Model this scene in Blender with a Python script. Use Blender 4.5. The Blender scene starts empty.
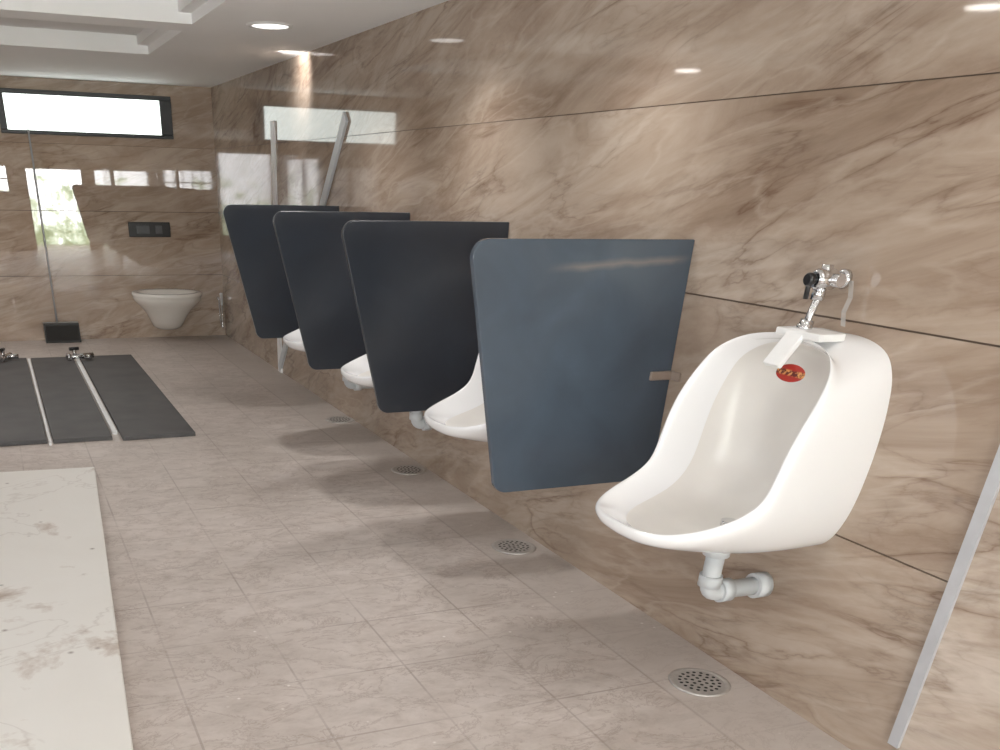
import bpy, bmesh, math, random
from mathutils import Vector, Matrix
random.seed(4)
SC=bpy.context.scene; COL=SC.collection
XW,YB,ZC=1.82,8.6,1.81
YR=-2.5; XL=-1.7

# ---------------------------------------------------------------- materials
def newmat(name):
    m=bpy.data.materials.new(name); m.use_nodes=True
    nt=m.node_tree; b=nt.nodes["Principled BSDF"]
    return m,nt,b
def N(nt,t,**k):
    n=nt.nodes.new(t)
    for a,v in k.items():
        if a in n.inputs: n.inputs[a].default_value=v
        else: setattr(n,a,v)
    return n
def ramp(nt,stops,fac=None):
    r=nt.nodes.new("ShaderNodeValToRGB"); e=r.color_ramp.elements
    while len(e)<len(stops): e.new(.5)
    for i,(p,c) in enumerate(stops):
        e[i].position=p; e[i].color=(c[0],c[1],c[2],1)
    if fac is not None: nt.links.new(fac,r.inputs[0])
    return r
def s2l(r,g,b):
    f=lambda c:(c/255/12.92 if c/255<=.04045 else ((c/255+.055)/1.055)**2.4)
    return (f(r),f(g),f(b))
def mix(nt,a,b,fac,mode='MIX'):
    m=nt.nodes.new("ShaderNodeMix"); m.data_type='RGBA'; m.blend_type=mode
    for s,v in ((0,fac),(6,a),(7,b)):
        if hasattr(v,"is_linked") or hasattr(v,"links"): nt.links.new(v,m.inputs[s])
        else: m.inputs[s].default_value=v if s==0 else (v[0],v[1],v[2],1)
    return m.outputs[2]
def plain(name,col,rough=.4,metal=0,noise=.06,scale=20,coat=0,bump=0):
    m,nt,b=newmat(name)
    tc=N(nt,"ShaderNodeTexCoord"); n=N(nt,"ShaderNodeTexNoise",Scale=scale,Detail=4.0)
    nt.links.new(tc.outputs["Object"],n.inputs["Vector"])
    c=s2l(*col)
    r=ramp(nt,[(.3,[x*(1-noise) for x in c]),(.7,[min(1,x*(1+noise)) for x in c])],n.outputs[0])
    nt.links.new(r.outputs[0],b.inputs["Base Color"])
    b.inputs["Roughness"].default_value=rough; b.inputs["Metallic"].default_value=metal
    b.inputs["Coat Weight"].default_value=coat; b.inputs["Coat Roughness"].default_value=.05
    return m
def emis(name,col,st):
    m,nt,b=newmat(name)
    b.inputs["Base Color"].default_value=(.8,.8,.8,1)
    b.inputs["Emission Color"].default_value=(*s2l(*col),1); b.inputs["Emission Strength"].default_value=st
    return m

def marble(name,axis,base_shift=1.0,rough=.09,ior=1.45,lift=(1,1,1)):
    """brown polished marble-look tile; axis 'Y' for the long walls, 'X' for end walls"""
    m,nt,b=newmat(name); L=nt.links.new
    tc=N(nt,"ShaderNodeTexCoord"); sep=N(nt,"ShaderNodeSeparateXYZ"); L(tc.outputs["Object"],sep.inputs[0])
    cmb=N(nt,"ShaderNodeCombineXYZ"); L(sep.outputs[1 if axis=='Y' else 0],cmb.inputs[0]); L(sep.outputs[2],cmb.inputs[1])
    mp=N(nt,"ShaderNodeMapping"); mp.inputs["Rotation"].default_value=(0,0,math.radians(14 if axis=='Y' else -12)); L(cmb.outputs[0],mp.inputs[0])
    fl=N(nt,"ShaderNodeMath",operation='GREATER_THAN'); L(sep.outputs[2],fl.inputs[0]); fl.inputs[1].default_value=1.4
    fl2=N(nt,"ShaderNodeMath",operation='GREATER_THAN'); L(sep.outputs[2],fl2.inputs[0]); fl2.inputs[1].default_value=.95
    ad=N(nt,"ShaderNodeMath",operation='ADD'); L(fl.outputs[0],ad.inputs[0]); L(fl2.outputs[0],ad.inputs[1])
    sc=N(nt,"ShaderNodeMath",operation='MULTIPLY'); L(ad.outputs[0],sc.inputs[0]); sc.inputs[1].default_value=3.7
    off=N(nt,"ShaderNodeCombineXYZ"); L(sc.outputs[0],off.inputs[2])
    va=N(nt,"ShaderNodeVectorMath",operation='ADD'); L(mp.outputs[0],va.inputs[0]); L(off.outputs[0],va.inputs[1])
    st=N(nt,"ShaderNodeMapping"); st.inputs["Scale"].default_value=(1.0,4.5,1); L(va.outputs[0],st.inputs[0])
    n1=N(nt,"ShaderNodeTexNoise",Scale=1.2,Detail=13.0,Roughness=.64,Distortion=.6); L(st.outputs[0],n1.inputs["Vector"])
    c=lambda r,g,bb:[min(.95,x*base_shift*k) for x,k in zip(s2l(r,g,bb),lift)]
    r1=ramp(nt,[(.3,c(134,113,96)),(.41,c(152,132,115)),(.51,c(166,147,130)),(.63,c(179,162,146)),(.78,c(156,137,121))],n1.outputs[0])
    n4=N(nt,"ShaderNodeTexNoise",Scale=1.9,Detail=3.0); L(va.outputs[0],n4.inputs["Vector"])
    r4=ramp(nt,[(.38,(.12,.12,.12)),(.6,(1,1,1))],n4.outputs[0])
    col=r1.outputs[0]
    for scl,dist,wid,amt,off2,vc in ((.8,.8,.03,.78,.5,(104,79,62)),(1.6,.6,.026,.42,.47,(116,92,75)),(2.3,.6,.03,.3,.54,(122,100,84)),(1.2,.9,.04,.38,.56,(110,94,82))):
        n2=N(nt,"ShaderNodeTexNoise",Scale=scl,Detail=8.0,Roughness=.52,Distortion=dist); L(st.outputs[0],n2.inputs["Vector"])
        sb=N(nt,"ShaderNodeMath",operation='SUBTRACT'); L(n2.outputs[0],sb.inputs[0]); sb.inputs[1].default_value=off2
        ab=N(nt,"ShaderNodeMath",operation='ABSOLUTE'); L(sb.outputs[0],ab.inputs[0])
        r2=ramp(nt,[(0,(amt,)*3),(.006,(amt*.5,)*3),(wid,(0,0,0))],ab.outputs[0])
        vm=N(nt,"ShaderNodeMath",operation='MULTIPLY'); L(r2.outputs[0],vm.inputs[0]); L(r4.outputs[0],vm.inputs[1])
        col=mix(nt,col,c(*vc),vm.outputs[0])
    n3=N(nt,"ShaderNodeTexNoise",Scale=1.6,Detail=9.0,Distortion=.6); L(st.outputs[0],n3.inputs["Vector"])
    sb3=N(nt,"ShaderNodeMath",operation='SUBTRACT'); L(n3.outputs[0],sb3.inputs[0]); sb3.inputs[1].default_value=.53
    ab3=N(nt,"ShaderNodeMath",operation='ABSOLUTE'); L(sb3.outputs[0],ab3.inputs[0])
    r3=ramp(nt,[(0,(.2,.2,.2)),(.035,(0,0,0))],ab3.outputs[0])
    col=mix(nt,col,c(202,187,171),r3.outputs[0])
    L(col,b.inputs["Base Color"])
    b.inputs["Roughness"].default_value=rough; b.inputs["IOR"].default_value=ior
    return m

M_WR=marble("polished brown marble tile",'Y',1.0,.04,1.48); M_WB=marble("polished brown marble end wall tile",'X',1.2,.01,1.8)
def floormat():
    m,nt,b=newmat("patterned grey beige floor tile"); L=nt.links.new
    tc=N(nt,"ShaderNodeTexCoord"); mp=N(nt,"ShaderNodeMapping"); L(tc.outputs["Object"],mp.inputs[0])
    mp.inputs["Location"].default_value=(.04,.1,0)
    br=N(nt,"ShaderNodeTexBrick",Scale=1.0); br.offset=0; br.inputs["Brick Width"].default_value=.32; br.inputs["Row Height"].default_value=.32
    br.inputs["Mortar Size"].default_value=.0045; br.inputs["Mortar Smooth"].default_value=.5
    br.inputs["Color1"].default_value=(0.46,.46,.46,1); br.inputs["Color2"].default_value=(.54,.54,.54,1); br.inputs["Mortar"].default_value=(0,0,0,1)
    L(mp.outputs[0],br.inputs[0])
    st=N(nt,"ShaderNodeMapping"); st.inputs["Rotation"].default_value=(0,0,.6); st.inputs["Scale"].default_value=(1,1.6,1); L(tc.outputs["Object"],st.inputs[0])
    n1=N(nt,"ShaderNodeTexNoise",Scale=9.0,Detail=12.0,Roughness=.75,Distortion=.4); L(st.outputs[0],n1.inputs["Vector"])
    r1=ramp(nt,[(.32,s2l(170,158,149)),(.46,s2l(189,178,170)),(.6,s2l(200,190,183)),(.75,s2l(186,175,167))],n1.outputs[0])
    n2=N(nt,"ShaderNodeTexNoise",Scale=4.5,Detail=9.0,Roughness=.7,Distortion=.6); L(st.outputs[0],n2.inputs["Vector"])
    sb=N(nt,"ShaderNodeMath",operation='SUBTRACT'); L(n2.outputs[0],sb.inputs[0]); sb.inputs[1].default_value=.5
    ab=N(nt,"ShaderNodeMath",operation='ABSOLUTE'); L(sb.outputs[0],ab.inputs[0])
    r2=ramp(nt,[(0,(.5,.5,.5)),(.02,(0,0,0))],ab.outputs[0])
    col=mix(nt,r1.outputs[0],s2l(140,122,111),r2.outputs[0])
    n3=N(nt,"ShaderNodeTexNoise",Scale=1.6,Detail=6.0,Roughness=.6); L(tc.outputs["Object"],n3.inputs["Vector"])
    r3=ramp(nt,[(.35,(.85,.835,.82)),(.6,(1.04,1.03,1.03))],n3.outputs[0])
    col=mix(nt,col,r3.outputs[0],1.0,'MULTIPLY')
    rb=ramp(nt,[(0,(1,1,1)),(.4,(0,0,0))],br.outputs[0])
    n6=N(nt,"ShaderNodeTexNoise",Scale=3.0,Detail=3.0); L(tc.outputs["Object"],n6.inputs["Vector"]); r6=ramp(nt,[(.4,(.12,.12,.12)),(.6,(.5,.5,.5))],n6.outputs[0])
    m6=N(nt,"ShaderNodeMath",operation='MULTIPLY'); L(rb.outputs[0],m6.inputs[0]); L(r6.outputs[0],m6.inputs[1])
    col=mix(nt,col,s2l(126,111,102),m6.outputs[0])
    # plainer border course with a dark joint along the urinal wall
    sep=N(nt,"ShaderNodeSeparateXYZ"); L(tc.outputs["Object"],sep.inputs[0])
    gt=N(nt,"ShaderNodeMath",operation='GREATER_THAN'); L(sep.outputs[0],gt.inputs[0]); gt.inputs[1].default_value=1.56
    gm=N(nt,"ShaderNodeMath",operation='MULTIPLY'); L(gt.outputs[0],gm.inputs[0]); gm.inputs[1].default_value=.5
    col=mix(nt,col,s2l(180,170,162),gm.outputs[0])
    dj=N(nt,"ShaderNodeMath",operation='SUBTRACT'); L(sep.outputs[0],dj.inputs[0]); dj.inputs[1].default_value=1.56
    aj=N(nt,"ShaderNodeMath",operation='ABSOLUTE'); L(dj.outputs[0],aj.inputs[0])
    rj=ramp(nt,[(0,(.3,.3,.3)),(.003,(.3,.3,.3)),(.005,(0,0,0))],aj.outputs[0])
    col=mix(nt,col,s2l(130,116,106),rj.outputs[0])
    v=N(nt,"ShaderNodeTexVoronoi",Scale=13.0); L(tc.outputs["Object"],v.inputs["Vector"])
    rv=ramp(nt,[(0,(.9,.9,.9)),(.08,(0,0,0))],v.outputs["Distance"])
    n5=N(nt,"ShaderNodeTexNoise",Scale=2.0); L(tc.outputs["Object"],n5.inputs["Vector"]); r5=ramp(nt,[(.42,(0,0,0)),(.54,(1,1,1))],n5.outputs[0])
    mm=N(nt,"ShaderNodeMath",operation='MULTIPLY'); L(rv.outputs[0],mm.inputs[0]); L(r5.outputs[0],mm.inputs[1])
    col=mix(nt,col,s2l(240,236,232),mm.outputs[0])
    v2=N(nt,"ShaderNodeTexVoronoi",Scale=9.0); v2o=N(nt,"ShaderNodeMapping"); v2o.inputs["Location"].default_value=(3.3,1.7,0); L(tc.outputs["Object"],v2o.inputs[0]); L(v2o.outputs[0],v2.inputs["Vector"])
    rv2=ramp(nt,[(0,(.6,.6,.6)),(.04,(0,0,0))],v2.outputs["Distance"])
    col=mix(nt,col,s2l(112,96,86),rv2.outputs[0])
    L(col,b.inputs["Base Color"])
    rr=ramp(nt,[(.3,(.36,.36,.36)),(.7,(.52,.52,.52))],n1.outputs[0]); L(rr.outputs[0],b.inputs["Roughness"])
    return m
M_FL=floormat()
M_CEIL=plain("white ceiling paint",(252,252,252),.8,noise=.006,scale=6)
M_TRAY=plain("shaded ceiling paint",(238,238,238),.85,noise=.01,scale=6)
M_CER=plain("white glazed ceramic",(242,242,243),.12,noise=.008,scale=5,coat=.4)
M_CER_SHADE=plain("shaded glazed ceramic",(222,218,212),.3,noise=.04,scale=7,coat=.1)  # inner bowl faces: interior shade painted in as a darker tone
M_TOI=plain("off white glazed ceramic",(240,236,229),.15,noise=.02,scale=5,coat=.4)
M_CHR=plain("chrome",(214,214,216),.12,1,noise=.03)
M_STEEL=plain("brushed steel",(190,186,182),.45,.65,noise=.12,scale=60)
M_BLK=plain("black plastic",(22,22,24),.3,noise=.1)
M_BLK2=plain("satin grey plastic",(84,85,88),.25,noise=.1)
M_BFR=plain("black powder coated frame",(26,27,30),.4,noise=.1)
M_PVC=plain("grey white pipe plastic",(196,200,203),.35,noise=.04)
M_WPL=plain("white plastic",(238,238,237),.4,noise=.02)
M_ALU=plain("pale aluminium trim",(186,188,192),.4,.2,noise=.06)
M_GRO=plain("dark joint groove",(86,68,56),.6,noise=.1)
M_HOLE=plain("dark hole",(30,28,26),.8,noise=.1)
def partmat(name,col,sheen,refl_streak=False):
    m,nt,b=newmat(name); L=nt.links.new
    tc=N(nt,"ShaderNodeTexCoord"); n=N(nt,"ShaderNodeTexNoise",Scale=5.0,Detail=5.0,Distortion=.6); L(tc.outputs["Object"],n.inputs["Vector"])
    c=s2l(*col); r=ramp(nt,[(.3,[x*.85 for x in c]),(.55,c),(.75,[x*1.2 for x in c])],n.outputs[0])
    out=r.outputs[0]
    if refl_streak:  # pale streak near the top: a reflection painted into the panel colour
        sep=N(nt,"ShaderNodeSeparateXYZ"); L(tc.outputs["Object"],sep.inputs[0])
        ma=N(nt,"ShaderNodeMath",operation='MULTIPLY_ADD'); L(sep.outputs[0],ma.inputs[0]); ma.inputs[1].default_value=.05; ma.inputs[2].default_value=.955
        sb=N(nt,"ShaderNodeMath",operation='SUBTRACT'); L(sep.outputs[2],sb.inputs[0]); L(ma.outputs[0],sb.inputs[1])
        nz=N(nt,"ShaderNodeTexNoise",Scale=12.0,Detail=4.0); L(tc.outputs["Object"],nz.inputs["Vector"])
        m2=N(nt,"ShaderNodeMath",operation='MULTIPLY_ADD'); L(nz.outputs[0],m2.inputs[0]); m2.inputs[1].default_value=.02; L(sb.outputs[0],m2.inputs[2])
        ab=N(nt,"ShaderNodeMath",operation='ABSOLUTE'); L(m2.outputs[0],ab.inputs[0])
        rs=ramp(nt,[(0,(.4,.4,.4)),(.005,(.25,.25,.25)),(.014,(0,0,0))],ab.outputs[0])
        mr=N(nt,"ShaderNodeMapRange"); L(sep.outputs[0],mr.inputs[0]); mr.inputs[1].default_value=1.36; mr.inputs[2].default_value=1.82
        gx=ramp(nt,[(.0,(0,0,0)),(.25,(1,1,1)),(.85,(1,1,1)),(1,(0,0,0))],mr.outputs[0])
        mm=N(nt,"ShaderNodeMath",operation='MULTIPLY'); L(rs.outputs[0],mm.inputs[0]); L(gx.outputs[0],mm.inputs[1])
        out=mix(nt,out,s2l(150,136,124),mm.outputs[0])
    L(out,b.inputs["Base Color"]); b.inputs["Roughness"].default_value=sheen
    return m
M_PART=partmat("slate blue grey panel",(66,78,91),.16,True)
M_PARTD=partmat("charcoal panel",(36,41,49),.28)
M_SLD=plain("dark grey stone",(68,67,67),.6,noise=.22,scale=6)
def whitemarble():
    m,nt,b=newmat("stained cream marble"); L=nt.links.new
    tc=N(nt,"ShaderNodeTexCoord")
    n=N(nt,"ShaderNodeTexNoise",Scale=2.4,Detail=9.0,Roughness=.6,Distortion=.4); L(tc.outputs["Object"],n.inputs["Vector"])
    r=ramp(nt,[(.29,s2l(134,112,96)),(.385,s2l(186,172,160)),(.45,s2l(226,223,217)),(.8,s2l(222,218,211))],n.outputs[0])
    n2=N(nt,"ShaderNodeTexNoise",Scale=1.3,Detail=6.0,Distortion=1.0); L(tc.outputs["Object"],n2.inputs["Vector"])
    sb=N(nt,"ShaderNodeMath",operation='SUBTRACT'); L(n2.outputs[0],sb.inputs[0]); sb.inputs[1].default_value=.5
    ab=N(nt,"ShaderNodeMath",operation='ABSOLUTE'); L(sb.outputs[0],ab.inputs[0])
    r2=ramp(nt,[(0,(.25,.25,.25)),(.008,(0,0,0))],ab.outputs[0])
    col=mix(nt,r.outputs[0],s2l(150,134,122),r2.outputs[0])
    v=N(nt,"ShaderNodeTexVoronoi",Scale=7.0); L(tc.outputs["Object"],v.inputs["Vector"])
    rv=ramp(nt,[(0,(.9,.9,.9)),(.08,(0,0,0))],v.outputs["Distance"])
    col=mix(nt,col,s2l(100,84,72),rv.outputs[0])
    L(col,b.inputs["Base Color"]); b.inputs["Roughness"].default_value=.6
    return m
M_SLW=whitemarble()

# ---------------------------------------------------------------- mesh helpers
def mk(name,bm,mats,smooth=False,parent=None,loc=None):
    me=bpy.data.meshes.new(name); bmesh.ops.recalc_face_normals(bm,faces=bm.faces); bm.to_mesh(me); bm.free()
    for m in (mats if isinstance(mats,(list,tuple)) else [mats]): me.materials.append(m)
    if smooth:
        for p in me.polygons: p.use_smooth=True
    ob=bpy.data.objects.new(name,me); COL.objects.link(ob)
    if parent: ob.parent=parent
    if loc: ob.location=loc
    return ob
def bbox(bm,x0,x1,y0,y1,z0,z1,mi=0):
    vs=[bm.verts.new(c) for c in [(x0,y0,z0),(x1,y0,z0),(x1,y1,z0),(x0,y1,z0),(x0,y0,z1),(x1,y0,z1),(x1,y1,z1),(x0,y1,z1)]]
    for f in [(0,3,2,1),(4,5,6,7),(0,1,5,4),(1,2,6,5),(2,3,7,6),(3,0,4,7)]:
        fa=bm.faces.new([vs[i] for i in f]); fa.material_index=mi
    return vs
def bevel(ob,w,seg=3,ang=35):
    md=ob.modifiers.new("bevel",'BEVEL'); md.width=w; md.segments=seg; md.limit_method='ANGLE'; md.angle_limit=math.radians(ang)
    return ob
def tube(bm,pts,rad,seg=20,mi=0,cap=True):
    pts=[Vector(p) for p in pts]; rings=[]
    rads=rad if isinstance(rad,(list,tuple)) else [rad]*len(pts)
    t0=(pts[1]-pts[0]).normalized()
    up=Vector((0,0,1)) if abs(t0.z)<.9 else Vector((1,0,0))
    nrm=t0.cross(up).normalized()
    for i,p in enumerate(pts):
        if i==0: t=t0
        elif i==len(pts)-1: t=(pts[i]-pts[i-1]).normalized()
        else:
            a=(pts[i]-pts[i-1]); b=(pts[i+1]-pts[i]); 
            a=a.normalized() if a.length>1e-7 else b.normalized(); b=b.normalized() if b.length>1e-7 else a
            t=(a+b).normalized()
        nrm=(nrm-t*nrm.dot(t)).normalized(); bi=t.cross(nrm)
        rings.append([bm.verts.new(p+(nrm*math.cos(2*math.pi*k/seg)+bi*math.sin(2*math.pi*k/seg))*rads[i]) for k in range(seg)])
    for a,b in zip(rings,rings[1:]):
        for k in range(seg):
            f=bm.faces.new([a[k],a[(k+1)%seg],b[(k+1)%seg],b[k]]); f.smooth=True; f.material_index=mi
    if cap:
        for r in (rings[0],rings[-1]):
            f=bm.faces.new(r); f.material_index=mi
def bend(pts,r,n=6):
    """round the corners of a polyline"""
    P=[Vector(p) for p in pts]; out=[P[0]]
    for i in range(1,len(P)-1):
        a=(P[i-1]-P[i]).normalized(); b=(P[i+1]-P[i]).normalized()
        s=P[i]+a*r; e=P[i]+b*r
        for k in range(n+1):
            t=k/n; out.append(s*(1-t)**2+P[i]*2*t*(1-t)+e*t*t)
    out.append(P[-1]); return out
def empty(name,loc,label=None,cat=None):
    e=bpy.data.objects.new(name,None); e.location=loc; e.empty_display_size=.05; COL.objects.link(e)
    if label: e["label"]=label
    if cat: e["category"]=cat
    return e
def tag(o,label,cat,group=None):
    o["label"]=label; o["category"]=cat
    if group: o["group"]=group
def struct(o,label,cat="wall"):
    o["kind"]="structure"; o["label"]=label; o["category"]=cat
def copything(root,loc,drop=()):
    r=root.copy(); COL.objects.link(r); r.location=loc
    for c in root.children:
        if c.name.split(".")[0] in drop: continue
        k=c.copy(); COL.objects.link(k); k.parent=r; k.matrix_parent_inverse=c.matrix_parent_inverse.copy()
        for g in c.children:
            h=g.copy(); COL.objects.link(h); h.parent=k
    return r

# ---------------------------------------------------------------- room shell
bm=bmesh.new(); bbox(bm,XL-.1,XW+.1,YR-1.5,YB+.1,-.08,0); o=mk("floor",bm,M_FL); struct(o,"grey beige patterned floor tiles with dust","floor")
def wall_rows(bm,fixed,a0,a1,axis,zs,depth):
    for z0,z1 in zip(zs,zs[1:]):
        g=lambda z:0 if z==0 else (.0012 if z>1.3 else .002)
        lo=z0+g(z0); hi=z1-g(z1)
        if axis=='Y': bbox(bm,fixed,fixed+depth,a0,a1,lo,hi)
        else: bbox(bm,a0,a1,fixed,fixed+depth,lo,hi)
ZS=[0,.485,.95,1.40,ZC+.12]
bm=bmesh.new(); wall_rows(bm,XW,YR,YB+.1,'Y',ZS,.1); bbox(bm,XW+.006,XW+.1,YR,YB,0,ZC+.1,1)
o=mk("wall_right",bm,[M_WR,M_GRO]); struct(o,"polished brown marble tile wall with dark joints")
bm=bmesh.new(); wall_rows(bm,YB,XL,XW,'X',ZS,.1); bbox(bm,XL,XW,YB+.006,YB+.1,0,ZC+.1,1)
o=mk("wall_back",bm,[M_WB,M_GRO]); struct(o,"polished brown marble tile end wall")
bm=bmesh.new(); WY0,WY1,WZ0,WZ1=-2.0,3.0,.45,1.55
def lw(y0,y1,z0,z1): bbox(bm,XL-.1,XL,y0,y1,z0,z1)
lw(YR,WY0,0,ZC+.12); lw(WY1,YB,0,ZC+.12); lw(WY0,WY1,0,WZ0); lw(WY0,WY1,WZ1,ZC+.12)
o=mk("wall_left",bm,M_WR); struct(o,"polished brown marble tile wall")
bm=bmesh.new(); n=4
for i in range(n+1):
    y=WY0+(WY1-WY0)*i/n; bbox(bm,XL-.06,XL-.01,y-.025,y+.025,WZ0,WZ1)
bbox(bm,XL-.06,XL-.01,WY0,WY1,WZ0,WZ0+.04); bbox(bm,XL-.06,XL-.01,WY0,WY1,WZ1-.04,WZ1)
o=mk("fill_window",bm,M_BFR); struct(o,"added black framed side window for fill light","window")  # unseen window, added so fill light can enter from the left
bm=bmesh.new()
def rw(x0,x1,z0,z1): bbox(bm,x0,x1,YR-.1,YR,z0,z1)
rw(XL-.1,-1.6,0,ZC+.12); rw(-1.6,-.6,0,.25); rw(-1.6,-.6,1.6,ZC+.12); rw(-.6,-.45,0,ZC+.12)
rw(-.45,.45,0,.92); rw(-.45,.45,1.3,ZC+.12); rw(.45,.76,0,ZC+.12); rw(.76,1.70,1.27,ZC+.12); rw(1.70,XW+.1,0,ZC+.12)
o=mk("wall_rear",bm,M_WB); struct(o,"tiled wall with doorway and window openings")
bm=bmesh.new()
for x in (-.45,-.27,-.09,.09,.26,.43): bbox(bm,x,x+.02,YR-.06,YR-.02,.92,1.3)
bbox(bm,-.45,.45,YR-.06,YR-.02,1.1,1.12)
o=mk("window_3",bm,M_BFR); struct(o,"small paned window with black bars","window")
m,nt,b=newmat("bright garden daylight"); L=nt.links.new
tc=N(nt,"ShaderNodeTexCoord"); n=N(nt,"ShaderNodeTexNoise",Scale=3.0,Detail=6.0,Roughness=.7); L(tc.outputs["Object"],n.inputs["Vector"])
sep=N(nt,"ShaderNodeSeparateXYZ"); L(tc.outputs["Object"],sep.inputs[0])
sm=N(nt,"ShaderNodeMath",operation='MULTIPLY_ADD'); L(sep.outputs[2],sm.inputs[0]); sm.inputs[1].default_value=.16; L(n.outputs[0],sm.inputs[2])
r=ramp(nt,[(.46,s2l(96,112,78)),(.57,s2l(170,182,156)),(.64,s2l(244,244,244)),(.9,s2l(250,250,252))],sm.outputs[0])
L(r.outputs[0],b.inputs["Emission Color"]); b.inputs["Emission Strength"].default_value=18.0; b.inputs["Base Color"].default_value=(.1,.1,.1,1)
bm=bmesh.new(); bbox(bm,-3,3.6,YR-1.6,YR-1.5,0,3.2)
o=mk("garden_backdrop",bm,m); tag(o,"bright daylit garden greenery outside the doorway","garden"); 
bm=bmesh.new(); T=.085
def cb(x0,x1,y0,y1): bbox(bm,x0,x1,y0,y1,ZC,ZC+.2,0)
cb(1.04,XW,YR,YB); cb(XL,-1.3,YR,YB); cb(-1.3,1.04,6.6,YB); cb(-1.3,1.04,5.25,5.5); cb(-1.3,1.04,YR,2.2)
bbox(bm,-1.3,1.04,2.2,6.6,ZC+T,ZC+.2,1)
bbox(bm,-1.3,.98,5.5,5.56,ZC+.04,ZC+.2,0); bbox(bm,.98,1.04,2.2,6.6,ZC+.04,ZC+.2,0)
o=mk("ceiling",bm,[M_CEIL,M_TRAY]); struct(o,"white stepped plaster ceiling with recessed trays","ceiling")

# back window
bm=bmesh.new(); x0,x1,z0,z1=.20,1.49,1.455,1.735; yf=YB-.03
bbox(bm,x0,x1,yf,YB,z1-.03,z1); bbox(bm,x0,x1,yf,YB,z0,z0+.025); bbox(bm,x0,x0+.05,yf,YB,z0+.025,z1-.03); bbox(bm,x1-.09,x1,yf,YB,z0+.025,z1-.03)
o=mk("window_1",bm,M_BFR); struct(o,"black framed high horizontal window, bright daylight","window"); bevel(o,.004,2)
bm=bmesh.new(); bbox(bm,x0+.05,x1-.09,YB-.012,YB-.002,z0+.025,z1-.03)
p=mk("glass_pane",bm,emis("daylit frosted glass",(240,250,244),2.1),parent=o)

# ---------------------------------------------------------------- downlights
M_LED=emis("glowing diffuser",(255,250,244),2.2)
M_LED2=emis("bright glowing diffuser",(255,248,240),26)
root=empty("downlight",(1.37,5.08,ZC),"round recessed ceiling downlight, glowing white","ceiling light"); root["group"]="recessed ceiling downlights"
bm=bmesh.new(); tube(bm,[(0,0,-.004),(0,0,.004)],.085,32); d=mk("diffuser",bm,M_LED,parent=root)
bm=bmesh.new(); tube(bm,[(0,0,-.004),(0,0,.004)],.085,32); d2=mk("bright_diffuser",bm,M_LED2,parent=root)
bm=bmesh.new(); k=32
rr=[[bm.verts.new((ra*math.cos(2*math.pi*i/k),ra*math.sin(2*math.pi*i/k),z)) for i in range(k)] for ra,z in [(.085,.0),(.087,-.007),(.102,-.008),(.108,0)]]
for a,b2 in zip(rr,rr[1:]):
    for i in range(k): bm.faces.new([a[i],a[(i+1)%k],b2[(i+1)%k],b2[i]])
mk("trim_ring",bm,M_WPL,smooth=True,parent=root)
for x,y,z in [(-.48,3.63,ZC+T),(-.97,6.3,ZC+T),(1.34,.4,ZC),(.2,1.2,ZC)]:
    copything(root,(x,y,z),drop=("diffuser",))
for x,y in [(1.52,3.66),(1.52,2.62)]:
    copything(root,(x,y,ZC),drop=("bright_diffuser",))
bpy.data.objects.remove(d2)

# ---------------------------------------------------------------- partitions
def partition(y,mat,x0,xb,label,th=.02):
    zt,zb=1.083,.42
    pts=[]; r=.045
    def arc(c,a0,a1,rr,n=8):
        for i in range(n+1):
            a=a0+(a1-a0)*i/n; pts.append((c[0]+rr*math.cos(a),c[1]+rr*math.sin(a)))
    pts.append((XW,zt)); 
    arc((x0+r+.012,zt-r),math.pi/2,math.pi,r)
    arc((xb+r,zb+r),math.pi,math.pi*1.5,r)
    pts.append((XW,zb))
    bm=bmesh.new(); A=[bm.verts.new((p[0],y-th/2,p[1])) for p in pts]; B=[bm.verts.new((p[0],y+th/2,p[1])) for p in pts]
    bm.faces.new(A); bm.faces.new(B[::-1]); n=len(pts)
    for i in range(n): bm.faces.new([A[i],B[i],B[(i+1)%n],A[(i+1)%n]])
    o=mk("urinal_divider",bm,mat); bevel(o,.003,2); tag(o,label,"partition","urinal divider panels")
    return o
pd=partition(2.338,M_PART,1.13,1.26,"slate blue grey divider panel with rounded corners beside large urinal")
M_BRK=plain("dull pale brown metal",(160,144,132),.35,.2)
bm=bmesh.new(); bbox(bm,XW-.075,XW,2.318,2.328,.718,.742); bbox(bm,XW-.006,XW,2.28,2.328,.718,.742); o=mk("bracket",bm,M_BRK,parent=pd); bevel(o,.002,2)
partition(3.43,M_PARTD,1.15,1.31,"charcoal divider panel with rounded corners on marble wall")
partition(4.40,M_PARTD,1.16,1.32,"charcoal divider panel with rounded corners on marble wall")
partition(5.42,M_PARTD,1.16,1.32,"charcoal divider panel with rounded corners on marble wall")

# ---------------------------------------------------------------- urinal (local: x=0 is wall, -x outward, z absolute, y centred)
rim=[(.110,.912,0),(.114,.908,.074),(.128,.894,.138),(.158,.860,.186),(.190,.810,.204),(.222,.755,.210),(.244,.702,.210),(.258,.652,.209),(.270,.610,.207),(.292,.579,.203),(.338,.553,.195),(.395,.534,.181),(.447,.520,.157),(.487,.512,.118),(.505,.509,.064),(.510,.508,0)]
trough=[(.064,.884),(.052,.876),(.044,.855),(.038,.82),(.034,.77),(.034,.715),(.036,.665),(.04,.615),(.052,.57),(.078,.522),(.115,.486),(.18,.466),(.26,.458),(.32,.458),(.38,.464),(.42,.474)]
outl=[(.924,0),(.922,.10),(.900,.172),(.852,.206),(.79,.218),(.735,.221),(.68,.220),(.63,.216),(.59,.211),(.55,.203),(.51,.190),(.475,.172),(.45,.148),(.435,.115),(.428,.06),(.425,0)]
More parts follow.
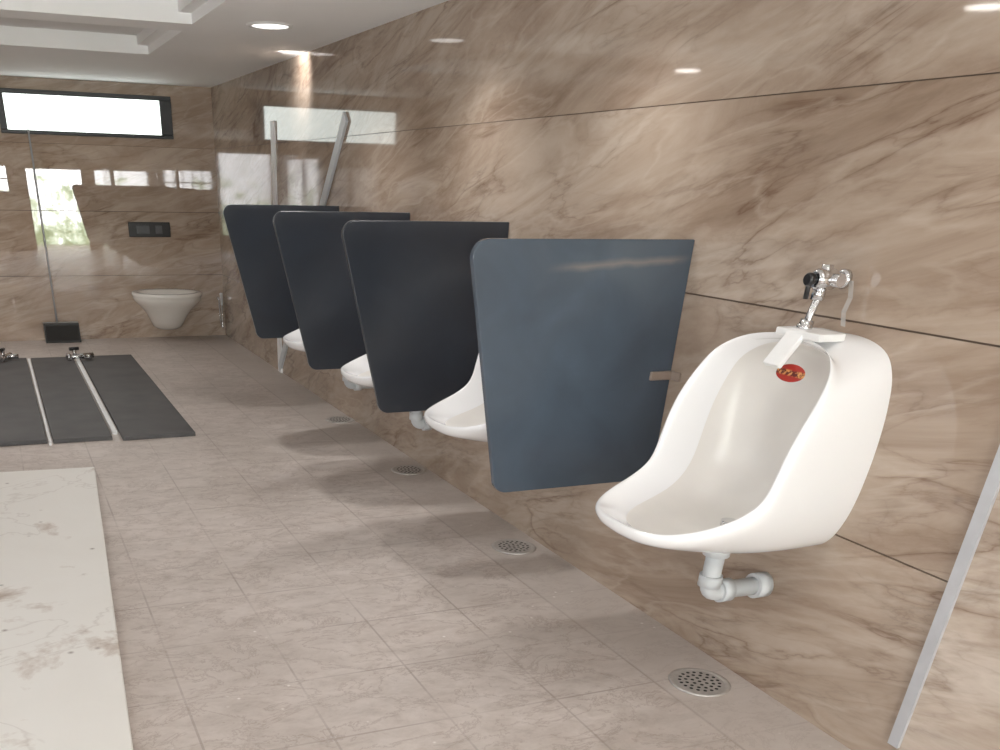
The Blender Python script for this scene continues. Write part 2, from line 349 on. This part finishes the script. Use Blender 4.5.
def cr(arr,n):
    """catmull-rom resample"""
    out=[]; m=len(arr)-1
    for i in range(n+1):
        u=i/n*m; k=min(int(u),m-1); t=u-k
        g=lambda j:arr[max(0,min(m,j))]
        p0,p1,p2,p3=g(k-1),g(k),g(k+1),g(k+2)
        out.append(tuple(.5*(2*b+(c-a)*t+(2*a-5*b+4*c-d)*t*t+(3*b-a-3*c+d)*t**3) for a,b,c,d in zip(p0,p1,p2,p3)))
    return out
NH=44
R=cr(rim,NH); TR=cr(trough,NH); OU=cr(outl,NH)
def lerp(a,b,t): return a+(b-a)*t
def half_rings():
    rows=[]
    for i in range(NH+1):
        p,z,h=R[i]; tp,tz=TR[i]; oz,oy=OU[i]; t=i/NH
        col=[]
        for s in [1,.93,.85,.75,.64,.52,.4,.28,.17,.08]:
            a=s*math.pi/2; w=math.sin(a)**.95
            col.append((lerp(p,tp,w),lerp(z,tz,w),max(0,h-.008)*math.cos(a)**.75 if s<1 else 0))
        lip=max(0,min(1,(t-.70)/.24)); top=max(0,1-t/.12)
        dy=(1-lip*.4)*(1-top*.6)*min(1,h/.15)*.6; dp=lip; dz=top
        col.append((p+.005,z+.004,max(0,h-.003)))
        col.append((p+.008+dp*.005,z+.005+dz*.006,h+.006*dy))
        col.append((p+.004+dp*.012,z-.004+dz*.006-.006*lip,h+.021*dy))
        col.append((p-.010+dp*.014,z-.016+dz*.01-.015*lip,h+.028*dy))
        for s in [.12,.25,.4,.55,.7,.85,1]:
            w=s; bul=math.sin(math.pi*s)
            lo=max(0,min(1,(t-.55)/.35))
            hh=h+.028*dy
            y=lerp(hh,oy,w)+.002*bul*(1-top)*(1-lo*.3)*(1 if oy>.001 else 0)
            zz=lerp(z-.018-.015*lip,oz,lerp(w,math.sin(w*math.pi/2),lo)) + (.02*bul*top)
            pp=lerp(p-.010+dp*.012,0,w)
            zz-= .010*bul*lo
            col.append((pp,zz,y))
        rows.append(col)
    return rows
def urinal_body(parent):
    bm=bmesh.new(); rows=half_rings(); V=[]
    n=len(rows[0])
    full=[[(q[0],q[1],q[2]) for q in r] for r in rows]+[[(q[0],q[1],-q[2]) for q in r] for r in rows[-2:0:-1]]
    for r in full: V.append([bm.verts.new((-q[0],q[2],q[1])) for q in r])
    m=len(V)
    for i in range(m):
        for j in range(n-1):
            try:
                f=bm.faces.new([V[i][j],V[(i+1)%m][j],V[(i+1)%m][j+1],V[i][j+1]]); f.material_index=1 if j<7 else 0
            except: pass
    bmesh.ops.remove_doubles(bm,verts=bm.verts,dist=.0006)
    bmesh.ops.dissolve_degenerate(bm,dist=.0003,edges=bm.edges)
    o=mk("bowl",bm,[M_CER,M_CER_SHADE],smooth=True,parent=parent)
    sd=o.modifiers.new("sub",'SUBSURF'); sd.levels=1; sd.render_levels=1
    return o
YU=1.77
U=empty("urinal",(XW,YU,0),"large white ceramic wall hung urinal with red sticker and chrome valve","urinal"); U["group"]="white wall hung urinals"
body=urinal_body(U)
bm=bmesh.new(); tube(bm,[(-.17,0,.462),(-.17,0,.480)],.022,20); mk("outlet_strainer",bm,M_CHR,parent=U)
bm=bmesh.new()
tube(bm,[(-.19,0,.45),(-.19,0,.405),(-.19,0,.39),(-.19,0,.388)],[.034,.034,.034,.026],24)
tube(bm,bend([(-.19,0,.40),(-.19,0,.285),(-.012,0,.285)],.03),.024,24)
tube(bm,[(-.19,0,.335),(-.19,0,.305)],.030,24); tube(bm,[(-.155,0,.285),(-.12,0,.285)],.031,24); tube(bm,[(-.04,0,.285),(-.0,0,.285)],.034,24)
mk("waste_pipe",bm,M_PVC,parent=U)
FV=empty("flush_valve",(0,0,0)); FV.parent=U
vz=1.033
bm=bmesh.new(); tube(bm,[(-.0,0,vz),(-.008,0,vz),(-.014,0,vz)],[.021,.021,.016],28); tube(bm,[(-.012,0,vz),(-.05,0,vz)],.014,20)
tube(bm,[(-.03,0,vz),(-.038,0,vz),(-.082,0,vz),(-.090,0,vz)],[.018,.022,.022,.016],24)
tube(bm,bend([(-.066,0,vz),(-.066,0,.995),(-.076,0,.96),(-.084,0,.918)],.01),.0085,16)
tube(bm,[(-.066,0,1.015),(-.068,0,.99)],.015,6)
tube(bm,[(-.079,0,.948),(-.084,0,.926)],.016,6)
tube(bm,[(-.050,-.0,vz),(-.050,-.040,vz)],.014,16); tube(bm,[(-.050,0,vz),(-.050,.03,vz+.004)],.015,16); tube(bm,[(-.06,0,vz),(-.06,0,vz+.03)],.013,12)
mk("valve_body",bm,M_CHR,parent=FV)
bm=bmesh.new(); tube(bm,[(-.09,0,vz),(-.098,0,vz),(-.108,0,vz),(-.112,0,vz)],[.010,.014,.014,.011],20); tube(bm,[(-.102,0,vz+.010),(-.102,0,vz-.04)],.006,12); mk("knob",bm,M_BLK,parent=FV)
m,nt,b=newmat("clear plastic wrap"); b.inputs["Base Color"].default_value=(.8,.8,.8,1); b.inputs["Roughness"].default_value=.2; b.inputs["Alpha"].default_value=.35
bm=bmesh.new(); pr=[(-.022,-.040,vz),(-.016,-.044,vz-.035),(-.020,-.040,vz-.065),(-.014,-.043,vz-.095)]
va=[bm.verts.new((x,y-.008,z)) for x,y,z in pr]; vb=[bm.verts.new((x+.004,y+.010,z)) for x,y,z in pr]
for i in range(3): bm.faces.new([va[i],va[i+1],vb[i+1],vb[i]])
mk("plastic_wrap",bm,m,parent=FV)
bm=bmesh.new()
bbox(bm,-.125,-.050,-.095,.045,.914,.930)
o=mk("inlet_bracket",bm,M_WPL,parent=U); bevel(o,.003,2)
bm=bmesh.new(); bbox(bm,-.065,.03,-.026,.026,-.007,.007); o=mk("inlet_tongue",bm,M_WPL,parent=U); bevel(o,.003,2); o.location=(-.130,-.016,.906); o.rotation_euler=(0,math.radians(-52),0)
bm=bmesh.new(); tube(bm,[(-.084,0,.925),(-.084,0,.940)],.018,20); mk("inlet_collar",bm,M_CHR,parent=U)
m,nt,b=newmat("red and orange sticker print"); L=nt.links.new
tc=N(nt,"ShaderNodeTexCoord"); sp=N(nt,"ShaderNodeSeparateXYZ"); L(tc.outputs["Object"],sp.inputs[0])
ab=N(nt,"ShaderNodeMath",operation='ABSOLUTE'); L(sp.outputs[2],ab.inputs[0])
nz=N(nt,"ShaderNodeTexNoise",Scale=120.0,Detail=2.0); L(tc.outputs["Object"],nz.inputs["Vector"])
rz=ramp(nt,[(0,(1,1,1)),(.0045,(1,1,1)),(.006,(0,0,0))],ab.outputs[0])
rn=ramp(nt,[(.45,s2l(90,24,18)),(.55,s2l(214,150,84))],nz.outputs[0])
L(mix(nt,s2l(164,34,24),rn.outputs[0],rz.outputs[0]),b.inputs["Base Color"]); b.inputs["Roughness"].default_value=.35
bm=bmesh.new(); k=28
c=bm.verts.new((0,0,0)); ring=[bm.verts.new((0,.044*math.cos(2*math.pi*i/k),.020*math.sin(2*math.pi*i/k))) for i in range(k)]
for i in range(k): bm.faces.new([c,ring[i],ring[(i+1)%k]])
st=mk("sticker",bm,m,parent=U); st.location=(-.138,-.048,.842); st.rotation_euler=(0,math.radians(25),0)
so=st.modifiers.new("t",'SOLIDIFY'); so.thickness=.0015
for y in (2.87,3.78,4.70):
    c2=copything(U,(XW,y,0),drop=("sticker","flush_valve")); c2["label"]="white ceramic wall hung urinal between divider panels"

# ---------------------------------------------------------------- floor drains
D=empty("floor_drain",(1.68,1.775,0),"round perforated steel floor drain set in tiles","floor drain"); D["group"]="round steel floor drains"
bm=bmesh.new(); k=40
prof=[(.084,.0005),(.086,.003),(.080,.005),(.072,.005),(.068,.003)]
rr=[[bm.verts.new((a*math.cos(2*math.pi*i/k),a*math.sin(2*math.pi*i/k),z)) for i in range(k)] for a,z in prof]
for a,b2 in zip(rr,rr[1:]):
    for i in range(k): bm.faces.new([a[i],a[(i+1)%k],b2[(i+1)%k],b2[i]])
mk("rim",bm,M_STEEL,smooth=True,parent=D)
bm=bmesh.new(); tube(bm,[(0,0,.0005),(0,0,.004)],.069,36,0)
for n,ra in ((1,0),(6,.02),(12,.038),(18,.055)):
    for i in range(n):
        a=2*math.pi*i/n+ra*9; cx,cy=ra*math.cos(a),ra*math.sin(a)
        f=bm.faces.new([bm.verts.new((cx+.0054*math.cos(t*math.pi/5),cy+.0054*math.sin(t*math.pi/5),.0046)) for t in range(10)]); f.material_index=1
mk("grate",bm,[M_STEEL,M_HOLE],parent=D)
for x,y in ((1.70,2.93),(1.72,4.05),(1.74,5.16)): copything(D,(x,y,0))

# ---------------------------------------------------------------- slabs lying on floor
def slab(x0,x1,y0,y1,label):
    bm=bmesh.new(); bbox(bm,x0,x1,y0,y1,0,.022); o=mk("stone_slab",bm,M_SLD); bevel(o,.003,2); tag(o,label,"stone slab","dark slabs lying on floor"); return o
slab(.475,.86,5.0,7.6,"dark grey stone slab lying flat on floor tiles")
slab(.125,.425,5.03,7.6,"dark grey stone slab lying flat on floor tiles")
slab(-.22,.095,5.04,7.62,"dark grey stone slab lying flat on floor tiles")
def strip(x,y0,y1,w):
    bm=bmesh.new(); bbox(bm,-w/2,w/2,0,y1-y0,0,.018); o=mk("edging_strip",bm,M_WPL); o.location=(x,y0,0); tag(o,"pale edging strip lying between dark slabs","strip","pale strips between slabs"); return o
strip(.450,5.15,7.5,.026); strip(.110,5.0,7.6,.014)
bm=bmesh.new(); bbox(bm,0,.95,-2.75,0,0,.035); o=mk("marble_slab",bm,M_SLW); bevel(o,.004,2); o.rotation_euler=(0,0,math.radians(-3.6)); o.location=(-.675,4.46,0)
tag(o,"stained cream marble slab lying flat on floor tiles","marble slab")
def fitting(x,y,z,rot,label):
    e=empty("pipe_fitting",(x,y,z),label,"tap fitting"); e["group"]="loose chrome fittings"; e.rotation_euler=(0,0,rot)
    bm=bmesh.new(); tube(bm,[(-.10,0,.028),(.10,0,.028)],.018,16); tube(bm,[(-.04,0,.028),(-.04,.0,.075)],.015,16); tube(bm,[(.02,0,.028),(.05,-.08,.028)],.016,16); tube(bm,[(-.10,0,.028),(-.075,0,.028)],.027,8)
    mk("body",bm,M_CHR,parent=e)
    bm=bmesh.new(); tube(bm,[(-.075,0,.082),(-.005,0,.082)],.012,12); mk("handle",bm,M_BLK,parent=e)
    return e
fitting(.47,7.42,.022,.3,"loose chrome valve fitting lying on dark slabs"); 
fitting(-.05,7.5,.022,1.2,"loose chrome valve fitting lying on dark slabs")

# ---------------------------------------------------------------- back wall items
TO=empty("toilet",(1.29,YB,0),"off white ceramic wall hung toilet bowl on tile wall","toilet")
def tring(hw,d,z,y0=0,n=40,e=2.1):
    out=[]
    for i in range(n):
        a=2*math.pi*i/n; cx,sy=math.cos(a),math.sin(a)
        x=hw*math.copysign(abs(cx)**(2/e),cx); y=-(y0+d)/2+(d-y0)/2*math.copysign(abs(sy)**(2/e),sy)
        out.append((x,y,z))
    return out
lv=[(.05,.20,.085,.0),(.09,.25,.09,0),(.12,.29,.11,0),(.14,.34,.15,0),(.165,.39,.20,0),(.20,.44,.25,0),(.24,.49,.29,0),(.27,.52,.32,0),(.28,.535,.345,0),(.278,.535,.352,0),(.286,.545,.358,0),(.288,.548,.374,0),(.28,.54,.384,0),(.24,.48,.384,.10),(.22,.47,.37,.12),(.19,.44,.31,.15),(.15,.38,.23,.19),(.08,.31,.19,.24)]
bm=bmesh.new(); rr=[[bm.verts.new(p) for p in tring(a,b3,z,y0)] for a,b3,z,y0 in lv]
for a,b2 in zip(rr,rr[1:]):
    for i in range(40): bm.faces.new([a[i],a[(i+1)%40],b2[(i+1)%40],b2[i]])
bm.faces.new(rr[0]); bm.faces.new(rr[-1]); mk("bowl",bm,M_TOI,smooth=True,parent=TO)
bm=bmesh.new(); bbox(bm,-.13,.13,-.04,0,.16,.34); o=mk("wall_mount",bm,M_TOI,parent=TO); bevel(o,.015,3)
FP=empty("flush_plate",(1.235,YB,.823),"glossy black flush plate above toilet","flush plate")
bm=bmesh.new(); bbox(bm,-.17,.17,-.012,0,-.055,.055); o=mk("plate",bm,M_BLK,parent=FP); bevel(o,.006,3)
for x,w in ((-.055,.11),(.075,.06)):
    bm=bmesh.new(); bbox(bm,x-w/2,x+w/2,-.02,-.011,-.032,.032); o=mk("button",bm,M_BLK2,parent=FP); bevel(o,.004,2)
bm=bmesh.new(); bbox(bm,-.14,.14,-.10,0,0,.15); bbox(bm,-.13,.13,-.105,-.10,.015,.135,1); o=mk("black_box",bm,[M_BLK,M_HOLE]); o.location=(.42,YB-.065,0); bevel(o,.005,2); tag(o,"small black box on floor against tile wall","box")
bm=bmesh.new(); tube(bm,[(0,0,0),(0,0,1.48)],.007,14); tube(bm,[(0,0,0),(0,0,.012)],.018,18); tube(bm,[(0,0,.73),(0,0,.745)],.010,14); tube(bm,[(0,0,1.47),(0,0,1.485)],.010,14)
o=mk("support_pole",bm,M_ALU); o.location=(.395,YB-.028,0); tag(o,"thin pale metal pole standing against tile wall","pole")
HF=empty("health_faucet",(1.77,YB,-.08),"small white hand spray with hose on tile wall","hand spray")
bm=bmesh.new(); tube(bm,[(0,0,.38),(0,-.04,.38)],.014,14); tube(bm,bend([(0,-.035,.38),(.0,-.05,.2),(.02,-.04,.12),(.025,-.03,.34)],.05),.006,12); mk("hose",bm,M_CHR,parent=HF)
bm=bmesh.new(); tube(bm,[(.025,-.03,.33),(.025,-.035,.39),(.018,-.05,.42)],[.009,.010,.014],14); mk("spray_head",bm,M_WPL,parent=HF)

# leaning strip and vertical strip standing in for a reflection on right wall
bm=bmesh.new(); d=Vector((0,-1,1)).normalized()
a=Vector((0,0,0)); Lh=2.07; w=.03
pr=Vector((0,1,1)).normalized()*w
q=[a-pr,a+pr,a+pr+d*Lh,a-pr+d*Lh]
v=[bm.verts.new((0,p.y,p.z+.022)) for p in q]+[bm.verts.new((-.014,p.y,p.z+.022)) for p in q]
bm.faces.new(v[:4]); bm.faces.new(v[4:][::-1])
for i in range(4): bm.faces.new([v[i],v[4+i],v[4+(i+1)%4],v[(i+1)%4]])
o=mk("plastic_strip",bm,M_PVC); o.location=(XW-.001,6.75,0); tag(o,"light grey plastic strip leaning on marble wall","strip")
bm=bmesh.new(); bbox(bm,XW-.012,XW,6.70,6.78,0,1.52); o=mk("refl_strip",bm,M_WPL); struct(o,"white vertical strip imitating a reflection on marble wall","trim")

M_PT=marble("pale polished tile",'Y',1.25,.2,1.45,(1,1.06,1.12))
bm=bmesh.new(); bbox(bm,XW-.02,XW,.2,1.222,0,1.3); o=mk("wall_cladding",bm,M_PT); struct(o,"pale polished tile panel beside marble wall")
bm=bmesh.new(); bbox(bm,XW-.028,XW,1.222,1.25,.09,1.3); o=mk("trim_2",bm,M_ALU); struct(o,"pale metal corner trim strip","trim")

# ---------------------------------------------------------------- world, camera
w=bpy.data.worlds.new("World"); SC.world=w; w.use_nodes=True
bg=w.node_tree.nodes["Background"]; sk=w.node_tree.nodes.new("ShaderNodeTexSky"); sk.sky_type='HOSEK_WILKIE'
w.node_tree.links.new(sk.outputs[0],bg.inputs[0]); bg.inputs[1].default_value=1.0

def area(name,loc,size,sy,energy,rot,col=(1,1,1)):
    l=bpy.data.lights.new(name,'AREA'); l.shape='RECTANGLE'; l.size=size; l.size_y=sy; l.energy=energy; l.color=col
    o=bpy.data.objects.new(name,l); o.location=loc; o.rotation_euler=rot; COL.objects.link(o); return o
area("side_fill",(XL-.12,.5,1.0),1.1,5.0,48,(0,math.radians(-135),0),(1,1,1))  # unseen fill light, added to brighten the near side and ceiling
def spot(x,y,e,d,ang,name,soft=.04,z=ZC-.012):
    l=bpy.data.lights.new(name,'SPOT'); l.energy=e; l.spot_size=math.radians(ang); l.spot_blend=.8; l.shadow_soft_size=soft; l.color=(1,.98,.96)
    o=bpy.data.objects.new(name,l); o.location=(x,y,z); COL.objects.link(o)
    o.rotation_euler=Vector(d).to_track_quat('-Z','Y').to_euler()
spot(1.66,6.0,11,(.14,.05,-.06),110,"wall_washer")
for x,y,e in ((1.52,3.66,27),(1.52,2.62,20),(1.40,4.75,27),(1.5,1.2,8)): spot(x,y,e,(-.12,0,-1),130,"downlight_and_fill",.07)
for x,y in ((.2,7.2),(-.6,7.2),(-.6,5.4)): spot(x,y,26,(0,0,-1),140,"downlight_and_fill",.06)  # spots without fixtures, added to bounce light up from the far floor

cam=bpy.data.cameras.new("camera"); co=bpy.data.objects.new("camera",cam); COL.objects.link(co); SC.camera=co
u1=Vector((-395,-556,896.6)).normalized(); u2=Vector((2708,-478,896.6)).normalized()
u2=(u2-u1*u2.dot(u1)).normalized(); u3=Vector((-37,1472,896.6)); u3=(u3-u1*u3.dot(u1)-u2*u3.dot(u2)).normalized()
cx=Vector((u2.x,u1.x,-u3.x)); cd=Vector((u2.y,u1.y,-u3.y)); cf=Vector((u2.z,u1.z,-u3.z))
rot=Matrix((cx,-cd,-cf)).transposed()
co.matrix_world=Matrix.Translation((0,0,1.2))@rot.to_4x4()
cam.sensor_width=36; cam.lens=36*.8966; cam.shift_x=.125; cam.shift_y=.353; cam.clip_start=.02
SC.view_settings.view_transform='Standard'; SC.view_settings.exposure=.22; SC.view_settings.gamma=1.12
